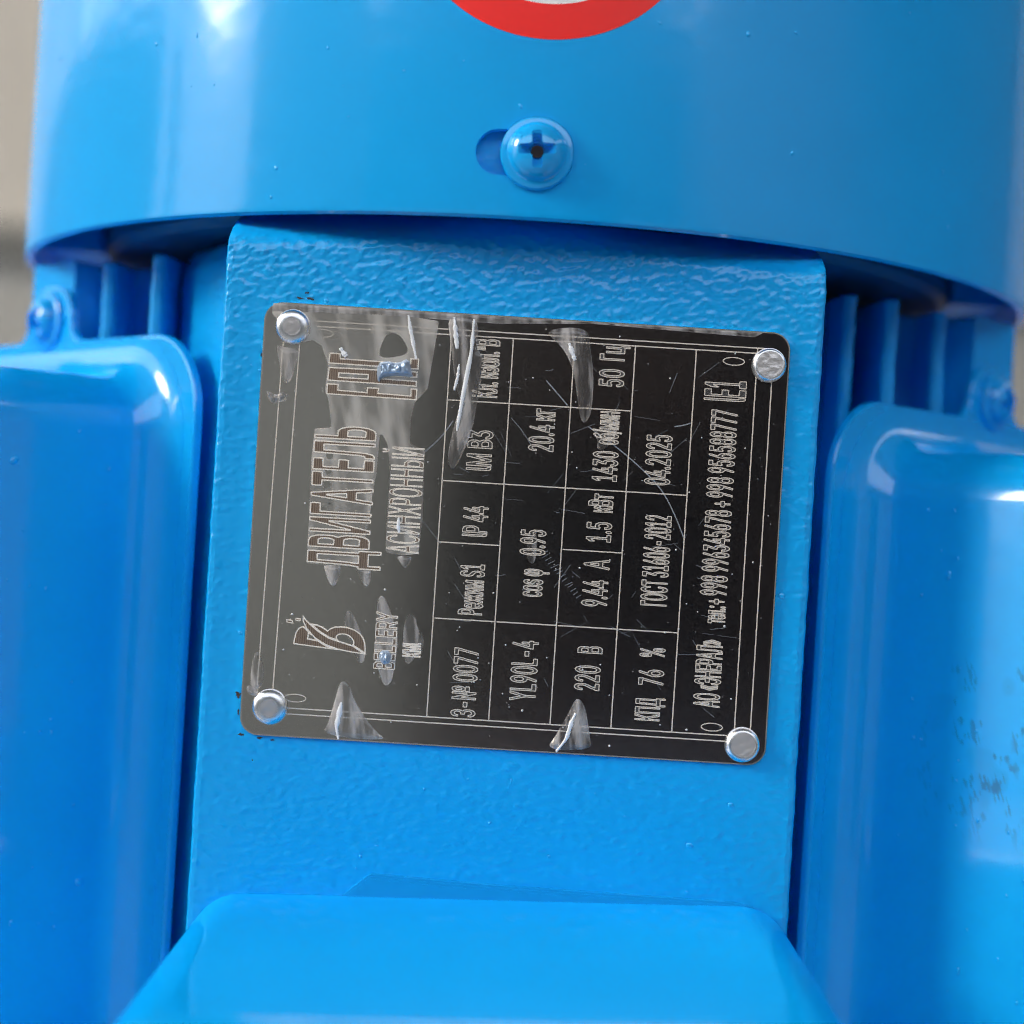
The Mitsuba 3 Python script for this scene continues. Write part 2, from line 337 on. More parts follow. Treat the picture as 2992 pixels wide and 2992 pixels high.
# capacitor boxes: pressed shell on a flange with a screwed tab
def capacitor_box(side, dz, m, dw=0.0):
    ft, st = 0.0237 + dz, 0.0168 + dz
    fl = sbox(-0.0790, -0.150, 0.0126 + dw, ft).buffer(-0.0125).buffer(0.0125, 24)
    tab = sbox(-0.0405, -0.01, -0.0255, 0.0330 + dz).buffer(-0.006).buffer(0.006, 16)
    fl = unary_union([fl, tab]).buffer(0.0035, 16).buffer(-0.0035, 16)
    body = diag_mesh_prism(fl, P, 0.0012, side)
    key = part('capacitor_box', body, m, 30)
    R0, depth = 0.0085, 0.050
    lay = [(0.0066, 0.0008), (0.0066, 0.0013)]
    for a in np.linspace(0, 1, 9):          # concave foot
        t = a * math.pi / 2
        lay.append((0.0064 - 0.0064 * math.sin(t), 0.0013 + 0.0064 - 0.0064 * math.cos(t)))
    for h in np.linspace(0.010, depth - 0.007, 12):
        lay.append((-0.0006 * (h - 0.0077) / depth, h))
    for t in np.linspace(0.15, math.pi / 2, 8):
        lay.append((-0.0006 - 0.007 * (1 - math.cos(t)), depth - 0.007 + 0.007 * math.sin(t)))
    rings = []
    for d, h in lay:
        q = rr_points(-0.0695, 0.0031 + dw, -0.1435, st, R0, d, 12)
        rings.append(np.array([diag(side, a, P + h, b) for a, b in q]))
    k2 = part(key[len(MOTOR) + 2:] + '__shell', loft(rings), m, 40)
    o = diag(side, -0.0329, P + 0.0012, 0.0270 + dz)
    zaxis = np.array(diag(side, 0, 1, 0)) - np.array(diag(side, 0, 0, 0))
    xaxis = np.array(diag(side, 1, 0, 0)) - np.array(diag(side, 0, 0, 0))
    screw(key[len(MOTOR) + 2:] + '__screw', -35 if side == 1 else 20, frame_xf(o, zaxis, xaxis))
    return key
def diag_mesh_prism(poly, n0, t, side):
    core_ = prism(poly, t - 0.0005); core_.apply_translation((0, 0, n0))
    lip = prism(poly.buffer(-0.0004), 0.0005); lip.apply_translation((0, 0, n0 + t - 0.0005))
    # a rounded edge: hull-free loft between the two outlines
    c = np.array(poly.exterior.coords)[:-1]
    nrm = np.roll(c, -1, 0) - np.roll(c, 1, 0); nrm = np.stack([nrm[:, 1], -nrm[:, 0]], 1); nrm /= np.linalg.norm(nrm, axis=1)[:, None]
    if not poly.exterior.is_ccw:
        nrm = -nrm
    rings = []
    for d, h in ((0, 0), (0, t - 0.0006), (0.00008, t - 0.0003), (0.00025, t - 0.0001), (0.0006, t)):
        q = c - nrm * d
        rings.append(np.column_stack([q, np.full(len(q), n0 + h)]))
    side_m = loft(rings, cap=False)
    top = trimesh.creation.extrude_polygon(Polygon(c - nrm * 0.0006).buffer(0), 1e-4, engine='earcut'); top.apply_translation((0, 0, n0 + t - 1e-4))
    m = trimesh.util.concatenate([side_m, top]); m.merge_vertices()
    return diag_mesh(m, side)
labels[capacitor_box(1, 0.0, 'paint_smooth')] = {'label': 'left capacitor box'}
labels[capacitor_box(-1, -0.0037, 'paint_scuffed', 0.0011)] = {'label': 'right capacitor box with dark scuff marks'}

# cast pad that carries the plate, its face bumpy under the paint
YP = -0.0830                               # front of the name plate
YF = -0.0824                               # mean face of the pad
prof = [(-0.0545, -0.0450), (-0.0437, -0.0640), (-0.0406, -0.0816), (-0.0403, -0.08225), (-0.0396, YF)]
prof = np.array(prof + [(0.0396, YF), (0.0403, -0.08225), (0.0406, -0.0816), (0.0412, -0.0640), (0.0430, -0.0450)])
seg = np.linalg.norm(np.diff(prof, axis=0), axis=1); cum = np.concatenate([[0], np.cumsum(seg)])
ss = np.concatenate([np.linspace(0, cum[-1], 410), cum]); ss = np.unique(np.round(ss, 7))
zz = np.concatenate([np.arange(-0.160, -0.064, 0.004), np.arange(-0.064, 0.0425, 0.00027)])
px, py = np.interp(ss, cum, prof[:, 0]), np.interp(ss, cum, prof[:, 1])
GX, GZ = np.meshgrid(px, zz); GY = np.tile(py, (len(zz), 1))
q = np.stack([0.82 * GX - 0.57 * GZ, GY, 0.57 * GX + 0.82 * GZ], -1)   # grain runs askew to the casting
coarse = smooth_t = np.clip((GZ - 0.022) / 0.012, 0, 1) * (0.55 + 0.45 * meshkit.noise(np.stack([GX * 40, GZ * 0, GZ * 60], -1), 4))
b1 = np.abs(meshkit.fbm(q * 1150, 2, 1) - 0.5) * 2
b2 = meshkit.fbm(q * 1800, 2, 2) - 0.5
b3 = meshkit.fbm(q * 130, 3, 5) - 0.5
disp = 0.00017 * (b1 - 0.3) + 0.00009 * b3 + 0.00006 * b2 + coarse * (0.00033 * (b1 - 0.3) + 0.00024 * b2)
GY = GY - disp - 0.00006 * np.exp(-((np.abs(GX) - 0.0400) / 0.0006) ** 2) * (0.3 + 1.4 * b1)
GX = GX + 0.00022 * (meshkit.fbm(np.stack([GX * 0, GX * 0 + np.sign(GX), GZ * 500], -1), 3, 8) - 0.5) * (np.abs(GX) > 0.0390)
edge = np.clip((GZ - (0.0342 + 0.0011 * np.sin(GX * 70 + 1.6))) / 0.0080, 0, 1)
GY = GY + 0.0150 * edge ** 2.0
GZ = GZ + edge ** 4 * 0.0004 * (meshkit.fbm(np.stack([GX * 160, GX * 0, GX * 0 + 3], -1), 3, 6) - 0.5)
V = np.stack([GX, GY, GZ + H], -1)
V = np.concatenate([V, V[-1:] * 1.0], 0); V[-1, :, 1] = np.maximum(V[-1, :, 1], -0.047); V[-1, :, 2] = H + 0.0428
nr, nc = V.shape[:2]
i = np.arange(nr * nc).reshape(nr, nc)
a, b, c, d = i[:-1, :-1].ravel(), i[:-1, 1:].ravel(), i[1:, 1:].ravel(), i[1:, :-1].ravel()
padm = trimesh.Trimesh(V.reshape(-1, 3), np.concatenate([np.stack([a, b, c], 1), np.stack([a, c, d], 1)]), process=False)
part('plate_pad', padm, 'paint_cast', True, 'bumpy cast pad behind the name plate')

# terminal box below the plate: rounded, drafted, slightly out of line, with a gasket edge showing
L = 0.056
lay = [(-0.0007, -0.002), (-0.0007, 0.0004), (-0.0002, 0.0008), (0.0, 0.0016)] + [(-0.004 * h, h) for h in np.linspace(0.006, L - 0.006, 12)]
lay += [(-0.004 * (L - 0.006) - 0.006 * (1 - math.cos(t)), L - 0.006 + 0.006 * math.sin(t)) for t in np.linspace(0.2, math.pi / 2, 6)]
tilt = math.radians(2.0)
rings = []
for d, h in lay:
    q2 = rr_points(-0.0419, 0.0427, -0.128, -0.0542, 0.0078, d, 12)
    X, Z = q2[:, 0] * PADK, (q2[:, 1] + 0.0543) * PADK
    rings.append(np.stack([X * math.cos(tilt) - Z * math.sin(tilt), np.full(len(X), -0.0816 - h), H - 0.0543 * PADK + X * math.sin(tilt) + Z * math.cos(tilt)], 1))
part('terminal_box', loft(rings), 'paint_smooth', 40)
gk = Polygon([(-0.0206, -0.0562), (-0.0206, -0.0551), (-0.0167, -0.0517), (-0.0014, -0.0522), (0.0337, -0.0526), (0.0372, -0.0530), (0.0372, -0.0562)])
gk = affinity.scale(gk, PADK, PADK, origin=(0, 0))
gk = gk.buffer(-0.0005).buffer(0.0005, 6)
gm = trimesh.util.concatenate([prism(gk, 0.0011), prism(gk.buffer(-0.00025), 0.00135), prism(gk.buffer(-0.0006), 0.0015)])
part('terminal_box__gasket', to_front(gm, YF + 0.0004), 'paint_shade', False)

# ---------------------------------------------------------------- name plate (all in mm from the lens axis)
def mm(poly):
    return affinity.scale(poly, MM, MM, origin=(0, 0))
x0, x1, z0, z1 = -36.21, 37.46, -33.32, 27.32
outline = sbox(x0, z0, x1, z1).buffer(-2.6).buffer(2.6, 16)
pl = trimesh.util.concatenate([to_front(prism(mm(outline), 0.00050), YP + 0.0006), to_front(prism(mm(outline.buffer(-0.09)), 0.0001), YP + 0.0001)])
NP = 'name_plate'
part(NP, pl, 'plate_metal', False, 'mirror dark metal name plate with etched lettering')
def etch(name, poly, bsdf='etched_edge', h=0.04, base=0.0, label=None):
    m = to_front(prism(mm(poly), h * MM), YP - base * MM)
    return part(f'{NP}__{name}', m, bsdf, False, label)

etch('plate_edge', outline.buffer(-0.06).difference(outline.buffer(-0.2)), 'edge_glint', h=0.03)  # lighter ring: the highlight along the rim put into the colour
LW = 0.16
def line(*pts, w=LW):
    return LineString(pts).buffer(w / 2, cap_style=2, join_style=2)
L0, L1, R0_, R1_, T0, T1, B0, B1 = -33.5, -31.3, 32.87, 35.1, 24.95, 24.21, -29.25, -30.06
frame = [line((-34.1, B1), (-33.3, T0)), line((-31.9, B1), (-31.0, T0)), line((R0_, B1), (R0_, T0)), line((R1_, B1), (R1_, T0)),
         line((-34.1, T0), (R1_, T0)), line((-34.1, T1), (R1_, T1)), line((-34.3, B0), (R1_, B0 - 0.1)), line((-34.3, B1), (R1_, B1 - 0.1))]
rivets = [(-32.26, 24.06), (34.73, 22.75), (-32.25, -29.34), (34.22, -30.62)]
hole = unary_union([Point(p).buffer(2.2) for p in rivets])
etch('border_line', unary_union(frame).difference(hole), h=0.03)
VX = [-10.0, -1.33, 7.26, 15.77, 24.29]
for x in VX:
    etch('table_line', line((x - 0.15, B0), (x + 0.05, T1)), h=0.035)
HZ = [15.1, 3.81, -4.78, -15.44]
rows = [(0, 0, 1, 0.0), (1, 0, 1, 0), (2, 0, 1, 0), (3, 0, 1, 0)]
for c_, keep in enumerate([(0, 1, 2, 3), (0, 1, 3), (0, 1, 2, 3), (1, 3)]):
    for k in keep:
        etch('table_line', line((VX[c_] + 0.1, HZ[k]), (VX[c_ + 1] - 0.1, HZ[k])), h=0.035)

def glyphs(text, bold=True):            # 'l' stands for the serifless capital I of the plate
    m = meshkit.text_mesh(text, 1.0, 0.1, bold=bold)
    up = m.face_normals[:, 2] > 0.9
    t = m.vertices[m.faces[up]][:, :, :2]
    return unary_union([Polygon(a) for a in t]).buffer(0.004).buffer(-0.004)

def lettered(text, base, cap, lo, hi, fill='etched_dark', w=0.12, bold=True):
    g = glyphs(text, bold)
    a0, _, a1, _ = g.bounds
    k = (hi - lo) / (a1 - a0)
    # reading direction +z, tops of the letters towards -x
    g = affinity.affine_transform(g, [0, -cap, k, 0, base, lo - k * a0])
    ring = g.buffer(w * 0.35, join_style=2).difference(g.buffer(-w * 0.65, join_style=2))
    return g, ring
TEXT = [('Режим S1', -3.41, 3.18, -14.66, -7.63), ('З-№ 0077', -3.55, 3.18, -28.95, -19.40), ('lP 44', -3.41, 3.26, -3.70, 0.52),
        ('lM B3', -3.41, 3.26, 5.55, 11.11), ('Кл. изол."В', -3.18, 3.26, 15.77, 23.84), ('YL90L-4', 4.74, 3.41, -26.21, -17.84),
        ('cos φ', 4.74, 3.26, -11.62, -7.77), ('0.95', 4.81, 3.26, -5.85, -2.30), ('20.4 кг', 5.11, 3.26, 8.74, 14.66),
        ('220', 13.55, 3.26, -24.21, -20.81), ('В', 13.70, 3.26, -19.03, -18.07), ('9.44', 13.92, 3.33, -12.44, -8.81), ('А', 13.92, 3.33, -7.26, -5.92),
        ('1.5', 13.92, 3.26, -3.41, -0.67), ('кВт', 13.92, 3.26, 0.74, 3.26), ('1430', 14.22, 3.26, 5.11, 9.26), ('об/мин', 14.07, 3.26, 10.22, 14.81),
        ('50', 14.36, 3.26, 18.36, 20.73), ('Гц', 14.29, 3.26, 21.99, 24.0), ('КПД', 22.21, 3.26, -27.91, -24.80), ('76', 22.43, 3.26, -22.95, -20.81),
        ('%', 22.43, 3.26, -19.03, -17.77), ('ГОСТ 31606-2012', 22.21, 3.41, -11.85, 0.74), ('04.2025', 21.62, 3.33, 5.03, 11.99),
        ('АО «ЭНЕРАЛ»', 30.43, 3.41, -25.54, -16.14), ('тел.:', 30.5, 2.9, -13.77, -11.4), ('+', 30.5, 3.0, -11.1, -10.4), ('998 996345678', 30.5, 3.41, -9.9, 2.0),
        ('+', 30.5, 3.0, 2.5, 3.3), ('998 956588777', 30.5, 3.41, 3.8, 15.99), ('lE1', 31.47, 5.48, 17.33, 20.14)]
text_shapes = []
for t, base, cap, lo, hi in TEXT:
    g, ring = lettered(t, base, cap, lo, hi)
    text_shapes.append(g)
    up = t in ('об/мин', '0.95', 'Кл. изол."В')
    etch('lettering', ring, h=0.27 if up else 0.05)
    etch('lettering_ground', g.buffer(-0.02), 'etched_dark', h=0.24 if up else 0.02)
big = []
for t, base, cap, lo, hi in [('ДВИГАТЕЛЬ', -19.84, 8.07, -9.26, 10.51), ('АСИНХРОННЫЙ', -12.74, 4.44, -6.63, 8.07), ('BELLERY', -15.10, 2.81, -22.95, -15.03), ('KMl', -11.62, 2.37, -21.03, -19.10)]:
    g, ring = lettered(t, base, cap, lo, hi, w=0.17 if cap > 5 else 0.12, bold=cap > 5 or cap < 4)
    big.append(g)
    etch('heading', ring, 'etched_bright', h=0.27)
    etch('heading_ground', g.buffer(-0.02), 'etched_hatch', h=0.24)

def outlined(name, poly, w=0.16, ground='etched_hatch'):
    etch(name, poly.buffer(w * 0.4, join_style=2).difference(poly.buffer(-w * 0.6, join_style=2)), 'etched_bright', h=0.27)
    etch(name + '_ground', poly.buffer(-0.02), ground, h=0.24)
# conformity mark: block letters E, A, C
mE = Polygon([(-26.8, 14.9), (-26.8, 16.3), (-25.3, 16.3), (-25.3, 15.5), (-21.2, 15.4), (-21.2, 16.1), (-19.6, 16.1), (-19.7, 15.4), (-15.1, 15.3), (-15.1, 16.3), (-14.3, 16.3), (-14.3, 14.8)])
mA = Polygon([(-26.8, 16.8), (-26.7, 18.6), (-14.4, 18.7), (-14.4, 17.95), (-19.7, 17.9), (-19.7, 17.45), (-14.4, 17.4), (-14.4, 16.7)]).difference(sbox(-25.3, 17.3, -21.2, 17.9))
mC = Polygon([(-26.8, 19.2), (-26.7, 20.6), (-25.3, 20.6), (-25.2, 19.9), (-15.4, 19.8), (-15.4, 20.5), (-14.3, 20.5), (-14.3, 19.1)])
for g in (mE, mA, mC):
    outlined('conformity_mark', g)
# maker's emblem: a broad B crossed by a swoosh, with two small strokes above
def soft(pts, n=3):
    q = np.array(pts, float)
    for _ in range(n):
        q = np.stack([q * 0.75 + np.roll(q, -1, 0) * 0.25, q * 0.25 + np.roll(q, -1, 0) * 0.75], 1).reshape(-1, 2)
    return Polygon(q).buffer(0)
B = Polygon([(-29.3, -20.2), (-29.2, -19.3), (-29.05, -18.6), (-28.7, -18.0), (-28.2, -17.75), (-27.7, -18.0), (-27.4, -17.6), (-27.0, -17.35), (-26.2, -17.4), (-25.4, -17.7), (-24.7, -18.15),
             (-24.3, -17.8), (-23.7, -17.55), (-22.9, -17.45), (-21.9, -17.5), (-20.9, -17.8), (-20.2, -18.2), (-19.7, -18.8), (-19.4, -19.5), (-19.3, -20.2), (-19.3, -21.0), (-22.0, -20.75)])
B = B.difference(Polygon([(-27.4, -19.4), (-27.3, -18.5), (-26.0, -19.6)])).difference(soft([(-21.0, -20.1), (-20.9, -19.3), (-21.7, -18.5), (-22.9, -18.4), (-23.5, -18.8), (-23.2, -19.5)], 2))
SW = Polygon([(-28.2, -16.3), (-28.15, -17.0), (-27.6, -18.0), (-26.4, -19.2), (-24.8, -20.1), (-23.1, -20.6), (-21.4, -20.85), (-19.3, -21.05), (-21.1, -20.0), (-22.7, -19.6), (-24.4, -19.15), (-25.8, -18.4), (-27.0, -17.5), (-27.7, -16.9)])
outlined('emblem', B.difference(SW.buffer(0.12)))
outlined('emblem', SW)
for g in ([(-30.5, -16.9), (-29.7, -17.0), (-29.6, -17.35), (-30.4, -17.25)], [(-29.2, -16.65), (-28.6, -16.7), (-28.6, -16.98), (-29.2, -16.95)]):
    outlined('emblem', Polygon(g), 0.12)
for x, z in [(-27.9, 23.3), (29.65, 22.9), (-28.65, -27.8), (29.7, -28.3)]:
    e = affinity.scale(Point(x, z).buffer(1, 24), 1.55, 0.6)
    etch('hole_mark', e.difference(e.buffer(-0.13)), h=0.03)

# rivets with flattened heads
def rivet(x, z, r, flat, tilt_):
    p = [(0, 0), (r, 0), (r, 0.25)] + [(r - (r - flat) * (1 - math.cos(t)), 0.25 + 1.05 * math.sin(t)) for t in np.linspace(0.12, math.pi / 2, 12)] + [(0, 1.3)]
    m = tri(lathe(np.array(p) * MM, 72))
    m.apply_transform(trimesh.transformations.rotation_matrix(tilt_, (1, 0.4, 0)))
    m.apply_transform(frame_xf((x * MM, YP + 0.00005, H + z * MM), (0, -1, 0), (1, 0, 0)))
    k = part(f'{NP}__rivet', m, 'aluminium', 30, None)
    ang = np.linspace(0, 2 * math.pi, 40, endpoint=False)
    rad = flat * (0.95 + 0.12 * (meshkit.noise(np.stack([np.cos(ang) * 2 + x, np.sin(ang) * 2, ang * 0], 1), 3) - 0.3))
    top = prism(Polygon(np.stack([rad * np.cos(ang), rad * np.sin(ang)], 1) * MM), 0.00008)
    top.apply_translation((0, 0, 1.27 * MM))
    top.apply_transform(trimesh.transformations.rotation_matrix(tilt_, (1, 0.4, 0)))
    top.apply_transform(frame_xf((x * MM, YP + 0.00005, H + z * MM), (0, -1, 0), (1, 0, 0)))
    part(f'{NP}__rivet_face', top, 'struck_aluminium', False)
    return k
names = ['upper left rivet', 'upper right rivet', 'lower left rivet', 'lower right rivet']
for (x, z), (r, fl_, tl) in zip(rivets, [(2.45, 1.25, 0.06), (2.4, 1.85, -0.03), (2.5, 1.3, 0.05), (2.45, 1.75, -0.04)]):
    rivet(x * 0.995, z * 0.995, r, fl_, tl)

# protective film: air pockets where it has lifted, each a shallow dome over the plate
def pocket(poly, h=0.25, ramp=0.7, cell=0.22, base=0.16, bsdf='film_clear', name='film_pocket', seed=0, ridge=0.0, freq=1.0):
    poly = poly.buffer(0)
    minx, minz, maxx, maxz = poly.bounds
    gx, gz = np.meshgrid(np.arange(minx, maxx, cell), np.arange(minz, maxz, cell))
    inner = poly.buffer(-cell * 0.5)
    pts = np.stack([gx.ravel(), gz.ravel()], 1)
    pts = pts[shapely.contains_xy(inner, pts[:, 0], pts[:, 1])]
    rims = []
    for g in getattr(poly, 'geoms', [poly]):
        for r in [g.exterior, *g.interiors]:
            n = max(8, int(r.length / cell))
            rims.append(np.array([r.interpolate(k / n, normalized=True).coords[0] for k in range(n)]))
    allp = np.vstack([pts] + rims)
    from scipy.spatial import Delaunay
    t = Delaunay(allp).simplices
    cen = allp[t].mean(1)
    t = t[shapely.contains_xy(poly, cen[:, 0], cen[:, 1])]
    dist = shapely.distance(poly.boundary, shapely.points(allp))
    k = np.clip(dist / ramp, 0, 1)
    hh = h * k * (2 - k)
    wav = meshkit.fbm(np.stack([allp[:, 0] * 0.9 * freq, allp[:, 1] * 0.35 * freq, np.full(len(allp), seed * 7.7)], 1), 3, seed)
    hh = hh * (0.6 + 0.8 * wav) + ridge * k * wav
    v = np.stack([allp[:, 0] * MM, YP - (base + hh) * MM, H + allp[:, 1] * MM], 1)
    f = t
    m = trimesh.Trimesh(v, f, process=False)
    flip = m.face_normals[:, 1] > 0
    f = np.where(flip[:, None], f[:, ::-1], f)
    part(f'{NP}__{name}', trimesh.Trimesh(v, f, process=False), bsdf, True)

def smoothed(pts, n=2):
    return soft(pts, n)
sheet = Polygon([(-35.5, 26.0), (-18.8, 26.6), (-11.8, 26.0), (-12.1, 22.9), (-12.5, 19.3), (-12.8, 16.4), (-14.5, 14.4), (-14.9, 12.3), (-14.8, 8.7), (-12.7, 7.8), (-12.4, -1.5), (-12.7, -6.6), (-14.9, -7.0), (-17.3, -6.7),
                 (-17.4, -1.8), (-17.3, 4.4), (-17.9, 8.3), (-19.7, 11.3), (-19.1, 9.3), (-19.2, 4.3), (-19.6, 1.4), (-19.8, -2.0), (-20.1, -3.8), (-20.4, -9.0), (-28.2, -8.9), (-28.2, -4.6), (-28.4, 5.8), (-28.2, 10.0),
                 (-26.0, 10.2), (-26.0, 11.2), (-26.6, 14.3), (-27.1, 15.3), (-26.9, 19.0), (-27.9, 21.5), (-29.2, 22.3), (-31.2, 21.7), (-33.7, 24.2)])
sheet = sheet.buffer(-0.25).buffer(0.5, 6).buffer(-0.25)
sheet = sheet.difference(smoothed([(-20.0, 20.5), (-19.6, 22.4), (-18.9, 23.8), (-17.6, 24.0), (-16.5, 23.0), (-15.6, 21.2), (-18.3, 20.4)]))
for c_ in [(-25.9, 6.3), (-25.9, 4.2), (-26.0, 2.3), (-26.3, -1.4)]:
    sheet = sheet.difference(affinity.scale(Point(c_).buffer(0.62, 4), 0.8, 0.9))
pocket(sheet, 0.02, 2.5, 0.25, base=0.18, bsdf='film_loose', seed=1, ridge=0.03)
TONGUES = [
    [(-25.9, -8.9), (-23.3, -8.9), (-23.4, -9.8), (-23.7, -11.3), (-24.3, -12.0), (-25.0, -11.3), (-25.5, -9.9)],
    [(-21.5, -9.2), (-19.1, -9.2), (-19.1, -10.1), (-19.3, -11.4), (-19.7, -11.7), (-20.3, -11.1), (-20.9, -9.6)],
    [(-15.9, -7.1), (-13.6, -7.0), (-13.6, -7.4), (-14.1, -8.5), (-14.5, -8.8), (-15.1, -8.0)],
    [(-22.3, -17.8), (-22.5, -16.2), (-22.2, -15.2), (-21.7, -15.1), (-21.0, -16.1), (-20.2, -17.7), (-19.3, -20.0), (-19.2, -21.8), (-19.7, -22.5), (-20.4, -21.9), (-21.0, -20.7)],
    [(-17.8, -15.7), (-18.1, -14.0), (-17.8, -12.9), (-17.3, -12.7), (-16.7, -13.5), (-15.8, -15.6), (-14.9, -17.6), (-14.8, -19.7), (-15.1, -23.0), (-15.3, -24.7), (-16.1, -25.4), (-16.6, -24.9), (-17.8, -21.9), (-18.1, -19.9)],
    [(-14.2, -18.0), (-13.9, -15.5), (-13.3, -15.0), (-12.6, -15.4), (-12.1, -17.2), (-11.2, -17.8), (-11.2, -20.5), (-12.3, -21.0), (-12.7, -21.7), (-13.2, -22.2), (-13.8, -21.5)],
    [(-24.6, -32.8), (-23.7, -30.6), (-23.0, -27.3), (-22.6, -25.4), (-22.0, -24.9), (-21.3, -25.5), (-20.3, -27.7), (-18.9, -29.7), (-17.2, -31.7), (-15.2, -33.0)],
    [(-34.9, -27.0), (-35.1, -25.1), (-34.8, -22.1), (-34.2, -21.5), (-33.7, -22.3), (-33.1, -24.5), (-33.5, -27.0)],
    [(6.7, -32.9), (8.0, -30.8), (9.7, -27.3), (10.3, -25.7), (10.9, -25.4), (11.7, -26.2), (12.3, -28.2), (12.7, -30.5), (13.3, -32.5)],
    [(-10.7, 26.9), (-6.2, 27.0), (-6.3, 22.2), (-5.0, 21.4), (-5.7, 15.5), (-6.2, 11.3), (-7.1, 8.4), (-8.2, 5.8), (-8.8, 5.4), (-9.4, 6.4), (-9.4, 8.2), (-8.8, 11.6), (-7.9, 15.0), (-8.8, 16.4), (-10.1, 23.6)],
    [(2.6, 25.7), (8.9, 26.5), (9.5, 23.8), (10.2, 20.0), (10.3, 16.4), (10.1, 14.0), (9.4, 12.9), (8.7, 13.5), (8.0, 17.1), (7.3, 20.5), (5.7, 23.4)],
    [(-34.4, 21.5), (-33.3, 21.0), (-31.1, 21.0), (-31.3, 19.2), (-31.9, 16.4), (-32.8, 15.8), (-33.4, 17.6)],
    [(11.2, 9.6), (11.4, 10.9), (10.5, 11.5), (11.7, 12.6), (13.7, 14.7), (14.1, 13.8), (13.8, 11.3), (12.7, 9.9), (12.0, 9.3)],
    [(2.8, -6.9), (2.3, -5.7), (2.6, -2.4), (3.6, -2.3), (3.8, -6.0), (3.4, -7.1)]]
for k, t in enumerate(TONGUES):
    low = k in (3, 4, 5, 12, 13)          # where the film still lies close over writing
    pocket(smoothed(t), 0.03 if low else 0.24, 0.9, 0.2, seed=k + 2, ridge=0.03 if low else 0.22, freq=1.3)
strip = Polygon([(-2.4, 26.2), (10, 26.9), (32.3, 26.4), (33.5, 27.1), (-35.0, 27.1), (-35.2, 25.9), (-20, 26.3), (-2.8, 26.1)]).buffer(0)
pocket(strip, 0.1, 0.4, 0.25, seed=31)
# white ridges painted in for glints on the film, and its torn bits
def glint_ridge(pts, w0, name='film_crease', bsdf='glint_white', h=0.22, off=0.6):
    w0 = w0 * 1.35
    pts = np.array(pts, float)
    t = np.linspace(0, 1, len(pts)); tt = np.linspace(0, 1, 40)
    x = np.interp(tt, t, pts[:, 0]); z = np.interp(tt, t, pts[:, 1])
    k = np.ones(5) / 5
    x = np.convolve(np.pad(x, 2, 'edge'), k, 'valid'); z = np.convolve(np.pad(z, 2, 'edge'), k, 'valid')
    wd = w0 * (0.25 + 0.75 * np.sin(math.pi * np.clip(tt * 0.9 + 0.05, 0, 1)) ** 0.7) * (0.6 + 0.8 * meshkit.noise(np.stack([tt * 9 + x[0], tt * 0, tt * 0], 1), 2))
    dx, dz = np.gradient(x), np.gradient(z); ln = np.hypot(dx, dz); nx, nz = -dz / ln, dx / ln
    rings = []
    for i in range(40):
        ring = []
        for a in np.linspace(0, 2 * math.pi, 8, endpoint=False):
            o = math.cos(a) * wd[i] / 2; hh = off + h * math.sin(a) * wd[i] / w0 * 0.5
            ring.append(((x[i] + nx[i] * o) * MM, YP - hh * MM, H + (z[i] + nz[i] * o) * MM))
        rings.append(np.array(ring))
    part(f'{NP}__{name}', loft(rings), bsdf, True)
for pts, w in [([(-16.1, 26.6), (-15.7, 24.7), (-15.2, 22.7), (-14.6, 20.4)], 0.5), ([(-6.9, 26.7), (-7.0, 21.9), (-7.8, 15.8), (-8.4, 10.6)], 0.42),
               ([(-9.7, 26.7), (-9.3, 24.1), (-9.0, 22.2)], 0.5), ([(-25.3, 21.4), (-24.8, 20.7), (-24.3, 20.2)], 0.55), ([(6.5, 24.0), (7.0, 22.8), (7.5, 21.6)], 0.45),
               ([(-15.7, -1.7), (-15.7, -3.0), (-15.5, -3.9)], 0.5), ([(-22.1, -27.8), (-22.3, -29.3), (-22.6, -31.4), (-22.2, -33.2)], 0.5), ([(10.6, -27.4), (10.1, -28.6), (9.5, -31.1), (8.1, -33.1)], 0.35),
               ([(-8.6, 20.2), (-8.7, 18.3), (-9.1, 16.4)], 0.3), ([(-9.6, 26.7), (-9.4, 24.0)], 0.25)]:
    glint_ridge(pts, w)
def flake(pts, h, seed, bsdf):
    pocket(smoothed(pts, 1), h, 0.5, 0.09, base=0.3, bsdf=bsdf, name='film_tear', seed=seed, ridge=1.1, freq=2.2)
flake([(-20.0, 19.6), (-18.6, 20.0), (-17.2, 19.7), (-15.7, 20.6), (-15.2, 18.7), (-14.9, 17.9), (-16.2, 18.0), (-17.6, 18.0), (-19.3, 17.6), (-19.6, 16.8), (-20.0, 17.6)], 0.5, 91, 'film_sky_tint')
flake([(-17.2, -20.4), (-15.8, -20.3), (-15.6, -21.8), (-16.3, -22.4), (-16.9, -22.2), (-17.3, -21.5)], 0.4, 95, 'film_sky_tint')
flake([(-35.3, 14.9), (-33.8, 14.2), (-33.0, 14.8), (-32.2, 14.6), (-32.4, 13.6), (-33.4, 13.3), (-34.4, 13.1), (-35.0, 13.9)], 0.2, 97, 'film_clear')
flake([(-32.6, -28.2), (-34.9, -24.6 - 1.6), (-35.7, -26.8), (-34.9, -27.8)], 0.2, 98, 'film_clear')
